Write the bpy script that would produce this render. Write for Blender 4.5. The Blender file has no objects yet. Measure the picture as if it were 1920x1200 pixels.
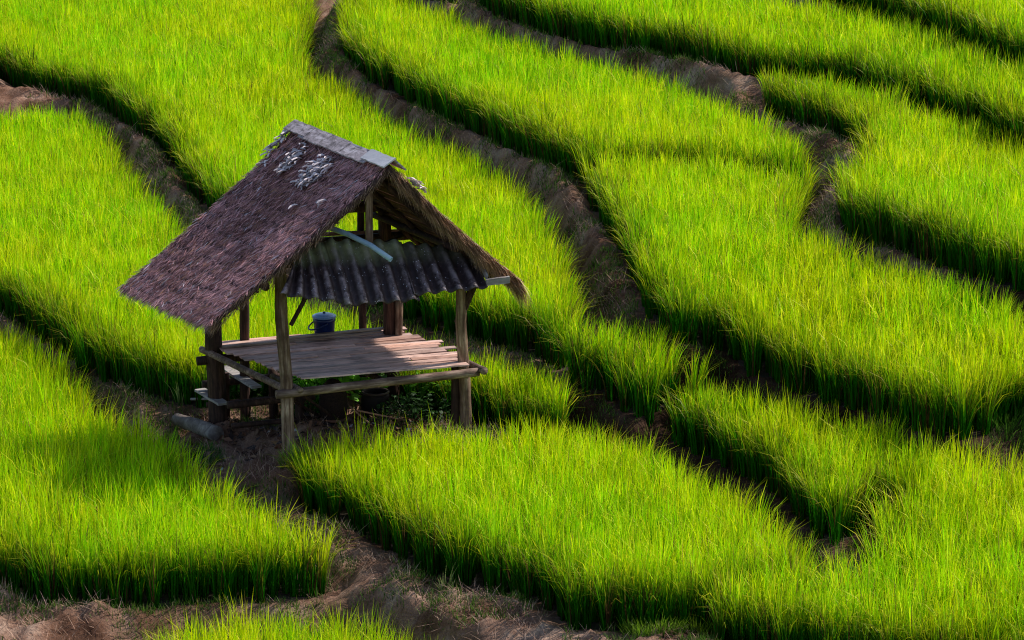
import bpy, math, random
import numpy as np
from mathutils import Vector, Matrix

# ---------------------------------------------------------------- basics
R = math.radians
rng = np.random.default_rng(7)
random.seed(7)
scene = bpy.context.scene
col = scene.collection
CAM_H = 11.8325
PITCH = 14.0
FIELDS = {
 'A': [(-3.9,34.83,-1.15),(-3.72,35.28,-1.15),(-3.33,35.61,-1.15),(-2.87,35.79,-1.15),(-2.57,35.83,-1.15),(-2.15,35.72,-1.15),(-1.79,35.61,-1.15),(-1.41,35.19,-1.15),(-1.05,34.83,-1.15),(-0.63,34.32,-1.15),(-0.34,33.1,-1.15),(-4.03,33.1,-1.15),(-4.03,34.69,-1.15)],
 'B': [(-8.63,37.22,-0.55),(-5.88,36.7,-0.55),(-5.47,36.39,-0.55),(-5.14,36.17,-0.55),(-4.58,36.08,-0.55),(-3.99,36.13,-0.55),(-3.4,36.32,-0.55),(-2.79,36.36,-0.55),(-2.2,36.54,-0.55),(-2.08,36.81,-0.55),(-2.18,36.95,-0.55),(-2.55,37.49,-0.55),(-3.03,38.13,-0.55),(-3.38,38.45,-0.55),(-3.77,38.94,-0.55),(-4.08,40.22,-0.55),(-4.49,41.25,-0.55),(-5.11,41.91,-0.55),(-5.56,42.7,-0.55),(-5.82,43.86,-0.55),(-6.23,44.95,-0.55),(-6.76,45.85,-0.55),(-7.31,46.54,-0.55),(-10.93,48.16,-0.55)],
 'C': [(-2.64,39.45,-0.33),(-2.46,39.08,-0.33),(-2.21,38.62,-0.33),(-1.47,37.69,-0.33),(-1.05,36.89,-0.33),(-0.82,36.33,-0.33),(-0.36,36.04,-0.33),(0.0,35.82,-0.33),(0.36,35.53,-0.33),(0.5,34.81,-0.33),(0.81,34.67,-0.33),(1.39,34.6,-0.33),(2.03,34.63,-0.33),(2.15,34.7,-0.33),(2.69,34.99,-0.33),(3.34,35.38,-0.33),(3.25,35.58,-0.33),(3.24,36.11,-0.33),(3.06,36.86,-0.33),(2.74,37.62,-0.33),(2.36,38.5,-0.33),(1.95,39.32,-0.33),(1.58,39.89,-0.33),(1.26,40.37,-0.33),(0.94,40.64,-0.33),(0.27,40.62,-0.33),(-0.6,40.57,-0.33),(-1.33,40.4,-0.33),(-2.12,40.22,-0.33),(-2.43,40.1,-0.33),(-2.62,39.74,-0.33)],
 'D': [(1.74,41.29,0.05),(1.89,40.85,0.05),(2.33,40.25,0.05),(2.86,39.25,0.05),(3.17,38.22,0.05),(3.36,37.48,0.05),(3.56,36.95,0.05),(3.9,36.91,0.05),(4.18,37.58,0.05),(4.34,37.79,-0.1),(4.34,37.09,-0.1),(4.25,36.62,-0.3),(4.03,35.68,-0.3),(3.69,35.21,-0.3),(3.34,35.1,-0.3),(2.77,35.26,-0.4),(2.14,34.76,-0.4),(2.09,34.28,-0.4),(3.05,33.64,-0.4),(4.66,33.0,-0.4),(7.62,32.53,-0.4),(8.52,37.0,-0.1),(6.06,38.21,-0.1),(5.67,38.14,0.05),(5.39,38.46,0.05),(5.0,38.91,0.05),(4.54,39.36,0.05),(3.8,40.17,0.05),(3.34,40.62,0.05),(3.03,40.98,0.05),(2.71,41.27,0.05),(2.18,41.4,0.05),(1.72,41.06,0.05)],
 'F': [(-11.37,50.16,0.0),(-7.49,47.72,0.0),(-6.88,46.67,0.0),(-6.46,45.84,0.0),(-5.84,44.44,0.0),(-5.15,43.47,0.0),(-4.44,42.8,0.0),(-3.94,42.69,0.0),(-3.53,42.88,0.0),(-2.83,43.01,0.0),(-1.84,42.96,0.0),(-1.12,42.38,0.0),(-0.52,41.71,0.0),(-0.27,41.46,0.0),(0.27,40.92,0.0),(0.8,40.87,0.0),(0.84,40.94,0.0),(0.65,41.78,0.0),(0.28,42.38,0.0),(-0.42,42.88,0.0),(-0.78,43.16,0.0),(-1.59,44.18,0.0),(-2.36,45.18,0.0),(-3.0,45.94,0.0),(-3.72,47.53,0.0),(-4.65,49.3,0.0),(-5.19,50.74,0.1),(-6.06,53.61,0.1),(-6.81,56.72,0.1),(-7.29,58.92,0.1),(-8.12,60.41,0.1),(-9.26,59.87,0.1),(-13.52,60.41,0.1)],
 'G': [(-15.17,68.06,0.6),(-9.92,64.26,0.6),(-9.17,62.63,0.6),(-8.48,61.95,0.6),(-7.57,61.02,0.6),(-6.88,59.28,0.6),(-6.24,57.68,0.6),(-5.74,55.89,0.6),(-5.35,54.11,0.6),(-5.0,52.64,0.6),(-4.38,50.86,0.6),(-3.67,49.01,0.6),(-2.78,47.28,0.6),(-1.95,45.92,0.6),(-1.47,44.96,0.6),(-0.94,44.15,0.6),(-0.43,43.69,0.6),(0.28,43.18,0.6),(0.69,42.11,0.6),(0.9,41.67,0.54),(1.16,41.85,0.32),(1.41,41.09,0.36),(1.71,41.14,0.26),(2.06,41.62,0.22),(2.39,42.0,0.22),(2.62,40.72,0.28),(2.31,41.53,0.36),(1.94,42.45,0.44),(1.68,42.82,0.5),(1.25,42.56,0.6),(0.88,42.58,0.6),(0.83,44.16,0.6),(0.75,46.11,0.6),(0.55,48.42,0.6),(0.28,49.95,0.6),(-0.04,51.5,0.6),(-0.51,52.96,0.6),(-0.96,54.13,0.6),(-1.42,55.16,0.6),(-2.01,56.73,0.6),(-2.64,58.71,0.6),(-3.41,60.65,0.6),(-3.74,60.75,0.75),(-3.92,61.82,0.75),(-3.97,64.31,0.75),(-4.18,68.45,0.75),(-4.49,74.24,0.95),(-16.43,74.24,0.95)],
 'H': [(-3.35,63.39,1.35),(-2.88,60.71,1.35),(-2.07,58.45,1.35),(-1.46,56.69,1.35),(-0.76,55.13,1.35),(0.0,53.33,1.35),(0.51,52.07,1.35),(0.87,51.11,1.35),(1.18,50.42,1.35),(1.96,50.42,1.35),(2.78,50.42,1.35),(3.57,50.1,1.35),(4.26,49.63,1.35),(4.55,49.7,1.35),(4.54,50.16,1.35),(4.34,51.2,1.35),(3.84,53.04,1.35),(2.87,55.72,1.35),(1.85,57.6,1.35),(0.95,59.02,1.35),(0.0,60.57,1.35),(-0.54,61.56,1.35),(-1.22,63.38,1.35),(-1.86,64.81,1.35),(-2.34,66.59,1.35),(-3.4,68.87,1.35),(-3.3,64.46,1.35),(-3.23,61.5,1.35)],
 'I': [(1.07,50.73,1.2),(1.15,49.63,1.2),(1.3,48.43,1.2),(1.56,46.73,1.2),(1.68,45.08,1.2),(1.72,43.73,1.1),(1.96,42.84,1.1),(2.27,42.08,1.1),(2.67,42.76,0.68),(2.98,41.73,0.68),(3.23,41.41,0.68),(3.68,40.69,0.68),(4.22,40.02,0.68),(4.8,39.29,0.68),(5.25,38.82,0.68),(5.62,38.66,0.68),(5.95,39.25,0.68),(6.3,39.6,0.68),(8.95,39.01,0.68),(8.87,38.94,0.95),(6.49,41.13,0.95),(6.38,41.99,0.95),(5.89,42.53,1.05),(5.31,43.45,1.05),(4.7,44.42,1.05),(4.4,45.09,1.05),(4.0,45.8,1.15),(4.03,46.95,1.15),(4.36,48.87,1.15),(4.57,50.09,1.15),(4.23,49.43,1.2),(3.54,49.8,1.2),(2.77,50.42,1.2),(1.95,50.42,1.2),(1.13,50.13,1.2)],
 'J': [(4.01,54.67,1.75),(4.28,53.67,1.75),(4.89,52.75,1.75),(5.25,51.56,1.75),(5.44,50.16,1.75),(5.26,48.86,1.65),(4.9,47.83,1.65),(4.72,47.1,1.65),(4.64,46.03,1.65),(4.76,45.42,1.65),(5.11,44.89,1.65),(5.71,43.79,1.65),(6.29,42.86,1.65),(6.59,42.47,1.65),(6.93,42.45,1.52),(9.26,40.67,1.52),(10.38,46.1,1.52),(7.65,49.37,1.52),(7.02,51.28,1.52),(6.58,51.12,1.75),(5.92,52.63,1.75),(5.2,53.98,1.75),(4.73,54.54,1.75),(4.42,54.8,1.75),(4.16,54.96,1.75)],
 'K': [(-0.58,63.57,2.08),(-0.2,62.26,2.08),(0.63,60.45,2.08),(1.56,58.97,2.08),(2.6,57.95,2.08),(3.61,56.22,2.08),(4.03,55.69,2.08),(4.64,55.49,2.08),(5.3,54.93,2.08),(6.04,53.55,2.08),(6.71,52.01,2.08),(7.62,49.09,2.08),(10.42,46.24,2.08),(10.92,48.82,2.28),(8.06,52.33,2.28),(7.72,53.52,2.28),(7.26,54.98,2.28),(6.57,57.06,2.28),(5.61,58.53,2.28),(3.34,61.57,2.28),(0.41,63.71,2.28),(-0.56,64.46,2.28)],
 'L': [(4.4,62.68,2.75),(5.27,61.13,2.75),(5.68,59.2,2.75),(6.62,57.39,2.75),(7.32,55.36,2.75),(7.78,53.87,2.75),(8.12,52.65,2.75),(11.0,49.12,2.75),(13.49,60.99,2.85),(4.65,66.5,2.85)],
 'M': [(-2.83,68.24,2.0),(-2.13,66.75,2.0),(-1.45,64.91,2.0),(-0.93,64.5,2.0),(-0.7,64.91,2.0),(-0.71,66.57,2.1),(-2.85,69.02,2.1)],
}


def tag(o, label=None, cat=None, group=None, kind=None):
    if label: o['label'] = label
    if cat: o['category'] = cat
    if group: o['group'] = group
    if kind: o['kind'] = kind
    return o

def empty(name, loc, parent=None):
    o = bpy.data.objects.new(name, None)
    o.empty_display_size = .2
    col.objects.link(o); o.location = loc
    if parent: o.parent = parent
    return o

# ---------------------------------------------------------------- noise
class Noise:
    def __init__(s, seed):
        s.t = np.random.default_rng(seed).random((257, 257))
        s.t[256] = s.t[0]; s.t[:, 256] = s.t[:, 0]
    def v(s, x, y):
        xi = np.floor(x).astype(int); yi = np.floor(y).astype(int)
        fx = x - xi; fy = y - yi
        fx = fx*fx*(3-2*fx); fy = fy*fy*(3-2*fy)
        xi &= 255; yi &= 255
        t = s.t
        return ((t[xi, yi]*(1-fx)+t[xi+1, yi]*fx)*(1-fy)+(t[xi, yi+1]*(1-fx)+t[xi+1, yi+1]*fx)*fy)
    def fbm(s, x, y, o=4):
        a = .5; r = 0; n = 0
        for i in range(o):
            r = r + a*s.v(x+17.3*i, y+9.1*i); n += a
            x = x*2.03; y = y*2.03; a *= .5
        return r/n
N1, N2, N3 = Noise(1), Noise(2), Noise(3)

# ---------------------------------------------------------------- materials
def mat(name, rough=.8, spec=.3):
    m = bpy.data.materials.new(name); m.use_nodes = True
    nt = m.node_tree; b = nt.nodes['Principled BSDF']
    b.inputs['Roughness'].default_value = rough
    b.inputs['Specular IOR Level'].default_value = spec
    return m, nt, b

def ramp(nt, fac, stops):
    r = nt.nodes.new('ShaderNodeValToRGB')
    e = r.color_ramp.elements
    while len(e) < len(stops): e.new(.5)
    for i, (p, c) in enumerate(stops):
        e[i].position = p; e[i].color = (*c, 1)
    nt.links.new(fac, r.inputs['Fac'])
    return r.outputs['Color']

def noise(nt, scale, detail=6, rough=.6, vec=None, dist=0):
    n = nt.nodes.new('ShaderNodeTexNoise')
    n.inputs['Scale'].default_value = scale; n.inputs['Detail'].default_value = detail
    n.inputs['Roughness'].default_value = rough; n.inputs['Distortion'].default_value = dist
    if vec is not None: nt.links.new(vec, n.inputs['Vector'])
    return n.outputs['Fac']

def coords(nt, scale=(1, 1, 1), rotz=0, kind='Object'):
    tc = nt.nodes.new('ShaderNodeTexCoord')
    m1 = nt.nodes.new('ShaderNodeMapping'); m1.inputs['Rotation'].default_value = (0, 0, rotz)
    m2 = nt.nodes.new('ShaderNodeMapping'); m2.inputs['Scale'].default_value = scale
    nt.links.new(tc.outputs[kind], m1.inputs['Vector']); nt.links.new(m1.outputs[0], m2.inputs['Vector'])
    return m2.outputs[0]

def mix(nt, fac, a, b, mode='MIX'):
    m = nt.nodes.new('ShaderNodeMix'); m.data_type = 'RGBA'; m.blend_type = mode
    for s, v in ((m.inputs['Factor'], fac), (m.inputs['A'], a), (m.inputs['B'], b)):
        if isinstance(v, (int, float)): s.default_value = v
        elif isinstance(v, tuple): s.default_value = (*v, 1)
        else: nt.links.new(v, s)
    return m.outputs['Result']

def bump(nt, b, h, strength=.5, dist=.02):
    n = nt.nodes.new('ShaderNodeBump'); n.inputs['Strength'].default_value = strength
    n.inputs['Distance'].default_value = dist
    nt.links.new(h, n.inputs['Height']); nt.links.new(n.outputs[0], b.inputs['Normal'])

def wood(name, dark, mid, light, scale, rotz=0, rough=.75):
    m, nt, b = mat(name, rough, .25)
    v = coords(nt, scale, rotz)
    f = noise(nt, 1, 8, .7, v, .4)
    c = ramp(nt, f, [(.32, dark), (.5, mid), (.68, light)])
    g = noise(nt, 2.2, 4, .6, coords(nt))
    c2 = mix(nt, ramp(nt, g, [(.35, (0, 0, 0)), (.62, (.8, .8, .8))]), c, dark)
    nt.links.new(c2, b.inputs['Base Color'])
    bump(nt, b, f, .6, .01)
    return m

M = {}
M['post'] = wood('weathered_post_wood', (.05, .022, .014), (.27, .165, .11), (.62, .45, .33), (28, 28, 2.2))
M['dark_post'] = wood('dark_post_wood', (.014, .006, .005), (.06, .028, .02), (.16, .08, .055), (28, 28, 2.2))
M['beam'] = wood('grey_beam_wood', (.05, .028, .02), (.27, .17, .13), (.58, .42, .33), (2.5, 26, 26), -R(19))
M['pale_board'] = wood('pale_board_wood', (.18, .15, .14), (.4, .36, .34), (.6, .56, .53), (3, 22, 22), -R(19))
M['bamboo_batten'] = wood('brown_batten_bamboo', (.03, .012, .006), (.13, .06, .028), (.26, .13, .06), (20, 3, 20), -R(22))

def make_soil():
    m, nt, b = mat('bare_soil', .95, .1)
    v = coords(nt)
    f = noise(nt, 1.3, 8, .65, v)
    c = ramp(nt, f, [(.31, (.06, .025, .014)), (.42, (.22, .112, .07)), (.54, (.40, .235, .165)), (.67, (.60, .43, .33))])
    fine = noise(nt, 28, 8, .75, v)
    c = mix(nt, .8, c, ramp(nt, fine, [(.3, (.38, .35, .34)), (.7, (1.3, 1.25, 1.2))]), 'MULTIPLY')
    st = noise(nt, 1, 6, .7, coords(nt, (14, 60, 30), .5), 2)
    c = mix(nt, ramp(nt, st, [(.58, (0, 0, 0)), (.7, (.55, .55, .55))]), c, (.36, .3, .27))
    gr = noise(nt, 1.7, 7, .7, coords(nt, (1, 1, 1), .8))
    c = mix(nt, ramp(nt, gr, [(.55, (0, 0, 0)), (.68, (.3, .3, .3))]), c, (.07, .085, .02))
    # reddish trodden clay beside the hut
    tc = nt.nodes.new('ShaderNodeTexCoord'); sub = nt.nodes.new('ShaderNodeVectorMath'); sub.operation = 'DISTANCE'
    nt.links.new(tc.outputs['Object'], sub.inputs[0]); sub.inputs[1].default_value = (-3.0, 40.0, -.2)
    c = mix(nt, ramp(nt, sub.outputs['Value'], [(.0, (.7, .7, .7)), (1., (0, 0, 0))]), c, mix(nt, fine, (.09, .03, .018), (.24, .10, .065)))
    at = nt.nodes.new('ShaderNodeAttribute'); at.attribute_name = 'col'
    c = mix(nt, at.outputs['Fac'], c, mix(nt, .9, c, (.10, .075, .06), 'MULTIPLY'))  # soil colour darkened by the painted shade mask
    nt.links.new(c, b.inputs['Base Color'])
    bump(nt, b, fine, 1, .05)
    return m
M['soil'] = make_soil()
def make_mud():
    m, nt, b = mat('paddy_mud', .9, .2)
    f = noise(nt, 9, 6, .6, coords(nt))
    nt.links.new(ramp(nt, f, [(.3, (.02, .013, .01)), (.7, (.06, .045, .03))]), b.inputs['Base Color'])
    bump(nt, b, f, .6, .03)
    return m
M['mud'] = make_mud()

def leaf_mat(name, trans=.4, rough=.55, spec=.25, tint=None):
    m, nt, b = mat(name, rough, spec)
    if tint: b.inputs['Specular Tint'].default_value = (*tint, 1)
    a = nt.nodes.new('ShaderNodeAttribute'); a.attribute_name = 'col'
    nt.links.new(a.outputs['Color'], b.inputs['Base Color'])
    if trans:
        t = nt.nodes.new('ShaderNodeBsdfTranslucent'); nt.links.new(a.outputs['Color'], t.inputs['Color'])
        mx = nt.nodes.new('ShaderNodeMixShader'); mx.inputs[0].default_value = trans
        nt.links.new(b.outputs[0], mx.inputs[1]); nt.links.new(t.outputs[0], mx.inputs[2])
        nt.links.new(mx.outputs[0], nt.nodes['Material Output'].inputs['Surface'])
    return m
M['rice'] = leaf_mat('rice_leaf', .45, .45, .22, tint=(.95, 1, .2))
M['weed'] = leaf_mat('weed_leaf', .35)
M['straw'] = leaf_mat('straw_fibre', .12, .7, .2)

# ---------------------------------------------------------------- mesh helpers
def link_mesh(name, me, material, parent=None, smooth=False):
    me.materials.append(material)
    if smooth: me.shade_smooth()
    o = bpy.data.objects.new(name, me); col.objects.link(o)
    if parent: o.parent = parent
    return o

def np_mesh(name, verts, tris=None, quads=None, colr=None):
    """verts (n,3); tris (a,3); quads (b,4)"""
    me = bpy.data.meshes.new(name)
    nt_ = 0 if tris is None else len(tris); nq = 0 if quads is None else len(quads)
    loops = np.concatenate([x for x in ((quads.ravel() if nq else None), (tris.ravel() if nt_ else None)) if x is not None]).astype(np.int32)
    start = np.concatenate([np.arange(nq)*4, nq*4+np.arange(nt_)*3]).astype(np.int32)
    me.vertices.add(len(verts)); me.vertices.foreach_set('co', np.asarray(verts, np.float32).ravel())
    me.loops.add(len(loops)); me.loops.foreach_set('vertex_index', loops)
    me.polygons.add(nt_+nq); me.polygons.foreach_set('loop_start', start)
    me.update(calc_edges=True)
    if colr is not None:
        at = me.attributes.new('col', 'FLOAT_COLOR', 'POINT')
        c = np.ones((len(verts), 4), np.float32); c[:, :3] = colr
        at.data.foreach_set('color', c.ravel())
    return me

class MB:
    def __init__(s): s.v = []; s.f = []
    def add(s, vs, fs):
        n = len(s.v); s.v += [tuple(v) for v in vs]; s.f += [tuple(i+n for i in f) for f in fs]
    def tube(s, pts, rad, seg=10, jit=0., cap=True):
        pts = [Vector(p) for p in pts]
        if not isinstance(rad, (list, tuple)): rad = [rad]*len(pts)
        # subdivide
        P, Q = [], []
        for i in range(len(pts)-1):
            n = max(1, int((pts[i+1]-pts[i]).length/.12)) if jit else 1
            for k in range(n):
                t = k/n; P.append(pts[i].lerp(pts[i+1], t)); Q.append(rad[i]*(1-t)+rad[i+1]*t)
        P.append(pts[-1]); Q.append(rad[-1])
        vs, fs = [], []
        ph = random.random()*6
        for i, (p, r) in enumerate(zip(P, Q)):
            d = (P[min(i+1, len(P)-1)]-P[max(i-1, 0)]).normalized()
            u = d.orthogonal().normalized() if i == 0 else (u - d*u.dot(d)).normalized()
            w = d.cross(u)
            off = Vector((math.sin(i*.5+ph), math.cos(i*.4+ph*2), 0))*jit*.8*r
            if i in (0, len(P)-1): off *= 0
            for k in range(seg):
                a = 2*math.pi*k/seg
                rr = r*(1+jit*(math.sin(3*a+i*.4+ph)*.5+random.uniform(-.5, .5)))
                vs.append(p+off+u*math.cos(a)*rr+w*math.sin(a)*rr)
        for i in range(len(P)-1):
            for k in range(seg):
                k2 = (k+1) % seg
                fs.append((i*seg+k, i*seg+k2, (i+1)*seg+k2, (i+1)*seg+k))
        if cap:
            fs.append(tuple(range(seg))[::-1]); fs.append(tuple((len(P)-1)*seg+k for k in range(seg)))
        s.add(vs, fs)
    def plank(s, a, b, width, thick, side=None, n=6, jit=.006, bow=0):
        """flat board from a to b; side = width direction"""
        a, b = Vector(a), Vector(b); d = (b-a).normalized()
        side = Vector(side) if side is not None else Vector((0, 0, 1)).cross(d)
        side = (side-d*side.dot(d)).normalized(); up = d.cross(side).normalized()
        if up.z < 0: up = -up
        vs, fs = [], []
        for i in range(n+1):
            t = i/n; p = a.lerp(b, t)+up*(random.uniform(-jit, jit)+bow*math.sin(math.pi*t))
            w1 = width/2+random.uniform(-jit, jit); w2 = width/2+random.uniform(-jit, jit)
            vs += [p-side*w1-up*thick/2, p+side*w2-up*thick/2, p+side*w2*.96+up*thick/2, p-side*w1*.96+up*thick/2]
        for i in range(n):
            for k in range(4):
                k2 = (k+1) % 4
                fs.append((i*4+k, i*4+k2, i*4+4+k2, i*4+4+k))
        fs.append((3, 2, 1, 0)); fs.append((n*4, n*4+1, n*4+2, n*4+3))
        s.add(vs, fs)
    def lathe(s, c, prof, seg=28):
        c = Vector(c); vs, fs = [], []
        for r, z in prof:
            for k in range(seg):
                a = 2*math.pi*k/seg; vs.append(c+Vector((r*math.cos(a), r*math.sin(a), z)))
        for i in range(len(prof)-1):
            for k in range(seg):
                k2 = (k+1) % seg; fs.append((i*seg+k, i*seg+k2, (i+1)*seg+k2, (i+1)*seg+k))
        fs.append(tuple(range(seg))[::-1]); fs.append(tuple((len(prof)-1)*seg+k for k in range(seg)))
        s.add(vs, fs)
    def build(s, name, material, parent=None, smooth=False, org=None):
        me = bpy.data.meshes.new(name)
        o_ = Vector(org) if org is not None else Vector((0, 0, 0))
        me.from_pydata([tuple(Vector(v)-o_) for v in s.v], [], s.f); me.update()
        return link_mesh(name, me, material, parent, smooth)

# ---------------------------------------------------------------- terrain
def chaikin(p, n=2):
    p = np.array(p)
    for _ in range(n):
        q = np.roll(p, -1, 0)
        p = np.stack([p*.78+q*.22, p*.22+q*.78], 1).reshape(-1, 3)
    return p
POLY = {k: chaikin(v, 2) for k, v in FIELDS.items()}
# soft wobble of the outlines
for k, p in POLY.items():
    p[:, 0] += (N1.v(p[:, 0]*2.1+50, p[:, 1]*2.1+50)-.5)*.16
    p[:, 1] += (N2.v(p[:, 0]*2.1+50, p[:, 1]*2.1+50)-.5)*.16

def sdist(P, x, y):
    """signed distance (negative inside) and outward normal"""
    best = np.full(x.shape, 1e9); nx = np.zeros(x.shape); ny = np.zeros(x.shape)
    ins = np.zeros(x.shape, bool)
    for i in range(len(P)):
        ax, ay = P[i-1, :2]; bx, by = P[i, :2]
        dx, dy = bx-ax, by-ay; L = dx*dx+dy*dy+1e-12
        t = np.clip(((x-ax)*dx+(y-ay)*dy)/L, 0, 1)
        ex = x-ax-t*dx; ey = y-ay-t*dy; d = ex*ex+ey*ey
        m = d < best; best = np.where(m, d, best); nx = np.where(m, ex, nx); ny = np.where(m, ey, ny)
        c = ((ay > y) != (by > y)) & (x < (bx-ax)*(y-ay)/(by-ay+1e-12)+ax)
        ins ^= c
    d = np.sqrt(best)+1e-9
    s = np.where(ins, -1, 1)
    return d*s, nx/d*s, ny/d*s

def zfield(k, x, y):
    P = np.array(FIELDS[k]); num = 0; den = 0
    for px, py, pz in P:
        w = 1/((x-px)**2+(y-py)**2+.3)**1.5
        num = num+w*pz; den = den+w
    return num/den

PADS = [(-4.35, 42.35, -.22, .25), (-3.9, 41.55, -.22, .25), (-2.80, 40.30, .0, .45), (-.62, 41.3, .08, .4), (-1.8, 41.6, 0., .8), (-3.4, 42.0, -.14, .5), (-3.5, 41.0, -.2, .35),
        (-3.2, 40.2, -.18, .3), (-1.88, 37.69, -.3, .12), (-1.47, 36.79, -.28, .14), (-1.02, 36.12, -.3, .14), (-.6, 35.65, -.28, .14), (-.06, 35.2, -.3, .14),
        (.29, 34.58, -.34, .14), (-2.4, 38.6, -.3, .1), (1.9, 34.2, -.2, .3)]
SLOPE_Y = [0, 25, 33, 36, 41, 48, 60, 75, 150, 420]
SLOPE_Z = [-5.5, -2.6, -1.6, -.8, .2, 1.2, 2.3, 3.2, 12, 42]

def terrain(x, y):
    zp = np.interp(y, SLOPE_Y, SLOPE_Z)
    num = zp*.02; den = np.full(x.shape, .02)
    inside = np.zeros(x.shape, bool); zin = np.zeros(x.shape); dmin = np.full(x.shape, 9.)
    for k, P in POLY.items():
        bb = (x > P[:, 0].min()-4) & (x < P[:, 0].max()+4) & (y > P[:, 1].min()-4) & (y < P[:, 1].max()+4)
        if not bb.any(): continue
        xx, yy = x[bb], y[bb]
        d, _, _ = sdist(P, xx, yy); zk = zfield(k, xx, yy)
        w = 1/(np.maximum(d, 0)+.06)**3*np.clip((4-d)/3, 0, 1)
        n_ = num[bb]; n_ += w*zk; num[bb] = n_
        n_ = den[bb]; n_ += w; den[bb] = n_
        i2 = (d < 0) & ~inside[bb]
        zi = zin[bb]; zi[i2] = zk[i2]; zin[bb] = zi
        ii = inside[bb]; ii |= d < 0; inside[bb] = ii
        dm = dmin[bb]; dmin[bb] = np.minimum(dm, d)
    for px, py, pz, pr in PADS:
        d = np.maximum(0, np.hypot(x-px, y-py)-pr); w = 1/(d+.1)**3*np.clip((2-d), 0, 1)
        num = num+w*pz; den = den+w
    zo = num/den
    e = np.clip(dmin/.25, 0, 1)
    lump = (N1.fbm(x*1.9+40, y*1.9+40, 5)-.5)*.36+(N2.fbm(x*6+40, y*6+40, 4)-.5)*.22
    rise = .2*np.clip(dmin/.45, 0, 1)*np.clip((y-44)/3, 0, 1)
    ditch = .34*np.clip(dmin/.3, 0, 1)*np.clip((44.5-y)/1.5, 0, 1)*np.clip((y-36)/1.5, 0, 1)*np.clip((x-.1)/.8, 0, 1)
    zo = zo+e*(lump+.06)+rise-ditch
    z = np.where(inside, zin-.02, zo)
    return z, dmin

def axis(lo, hi, step, far_lo, far_hi):
    a = list(np.arange(lo, hi+1e-6, step)); s = step; v = hi
    while v < far_hi: s *= 1.25; v += s; a.append(v)
    s = step; v = lo; b = []
    while v > far_lo: s *= 1.25; v -= s; b.append(v)
    return np.array(b[::-1]+a)
gx = axis(-11.5, 12.5, .065, -420, 420); gy = axis(31.5, 70, .075, -60, 420)
GX, GY = np.meshgrid(gx, gy, indexing='ij')
flatx, flaty = GX.ravel(), GY.ravel()
core = (flatx > -19) & (flatx < 19) & (flaty > 27) & (flaty < 80)
Z = np.interp(flaty, SLOPE_Y, SLOPE_Z); DM = np.full(Z.shape, 9.)
zc, dc = terrain(flatx[core], flaty[core]); Z[core] = zc; DM[core] = dc
nxg, nyg = len(gx), len(gy)
ZG = Z.reshape(nxg, nyg); DG = DM.reshape(nxg, nyg)
idx = np.arange(nxg*nyg).reshape(nxg, nyg)
quads = np.stack([idx[:-1, :-1], idx[1:, :-1], idx[1:, 1:], idx[:-1, 1:]], -1).reshape(-1, 4)
dq = DM[quads].mean(1)
V = np.stack([flatx, flaty, Z], 1)
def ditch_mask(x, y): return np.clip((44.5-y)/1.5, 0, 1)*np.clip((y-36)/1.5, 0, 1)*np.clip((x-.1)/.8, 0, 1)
# painted shade: soil darkened in the drainage ditch and along the rice foot
SOIL_SHADE = np.clip(np.maximum(ditch_mask(flatx, flaty)*.95, np.clip(1-DM/.22, 0, 1)*.55), 0, 1)
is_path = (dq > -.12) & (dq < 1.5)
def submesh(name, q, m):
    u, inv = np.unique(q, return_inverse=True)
    shc = SOIL_SHADE[u][:, None]*np.ones((1, 3)); o = link_mesh(name, np_mesh(name, V[u], quads=inv.reshape(-1, 4), colr=shc), m, smooth=True)
    return o
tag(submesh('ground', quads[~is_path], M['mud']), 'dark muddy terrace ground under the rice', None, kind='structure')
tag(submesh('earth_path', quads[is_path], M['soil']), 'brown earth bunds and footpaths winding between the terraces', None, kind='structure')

def gz(x, y):
    """height on the built grid (bilinear)"""
    x = np.atleast_1d(x).astype(float); y = np.atleast_1d(y).astype(float)
    i = np.clip(np.searchsorted(gx, x)-1, 0, nxg-2); j = np.clip(np.searchsorted(gy, y)-1, 0, nyg-2)
    fx = (x-gx[i])/(gx[i+1]-gx[i]); fy = (y-gy[j])/(gy[j+1]-gy[j])
    return (ZG[i, j]*(1-fx)+ZG[i+1, j]*fx)*(1-fy)+(ZG[i, j+1]*(1-fx)+ZG[i+1, j+1]*fx)*fy

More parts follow.
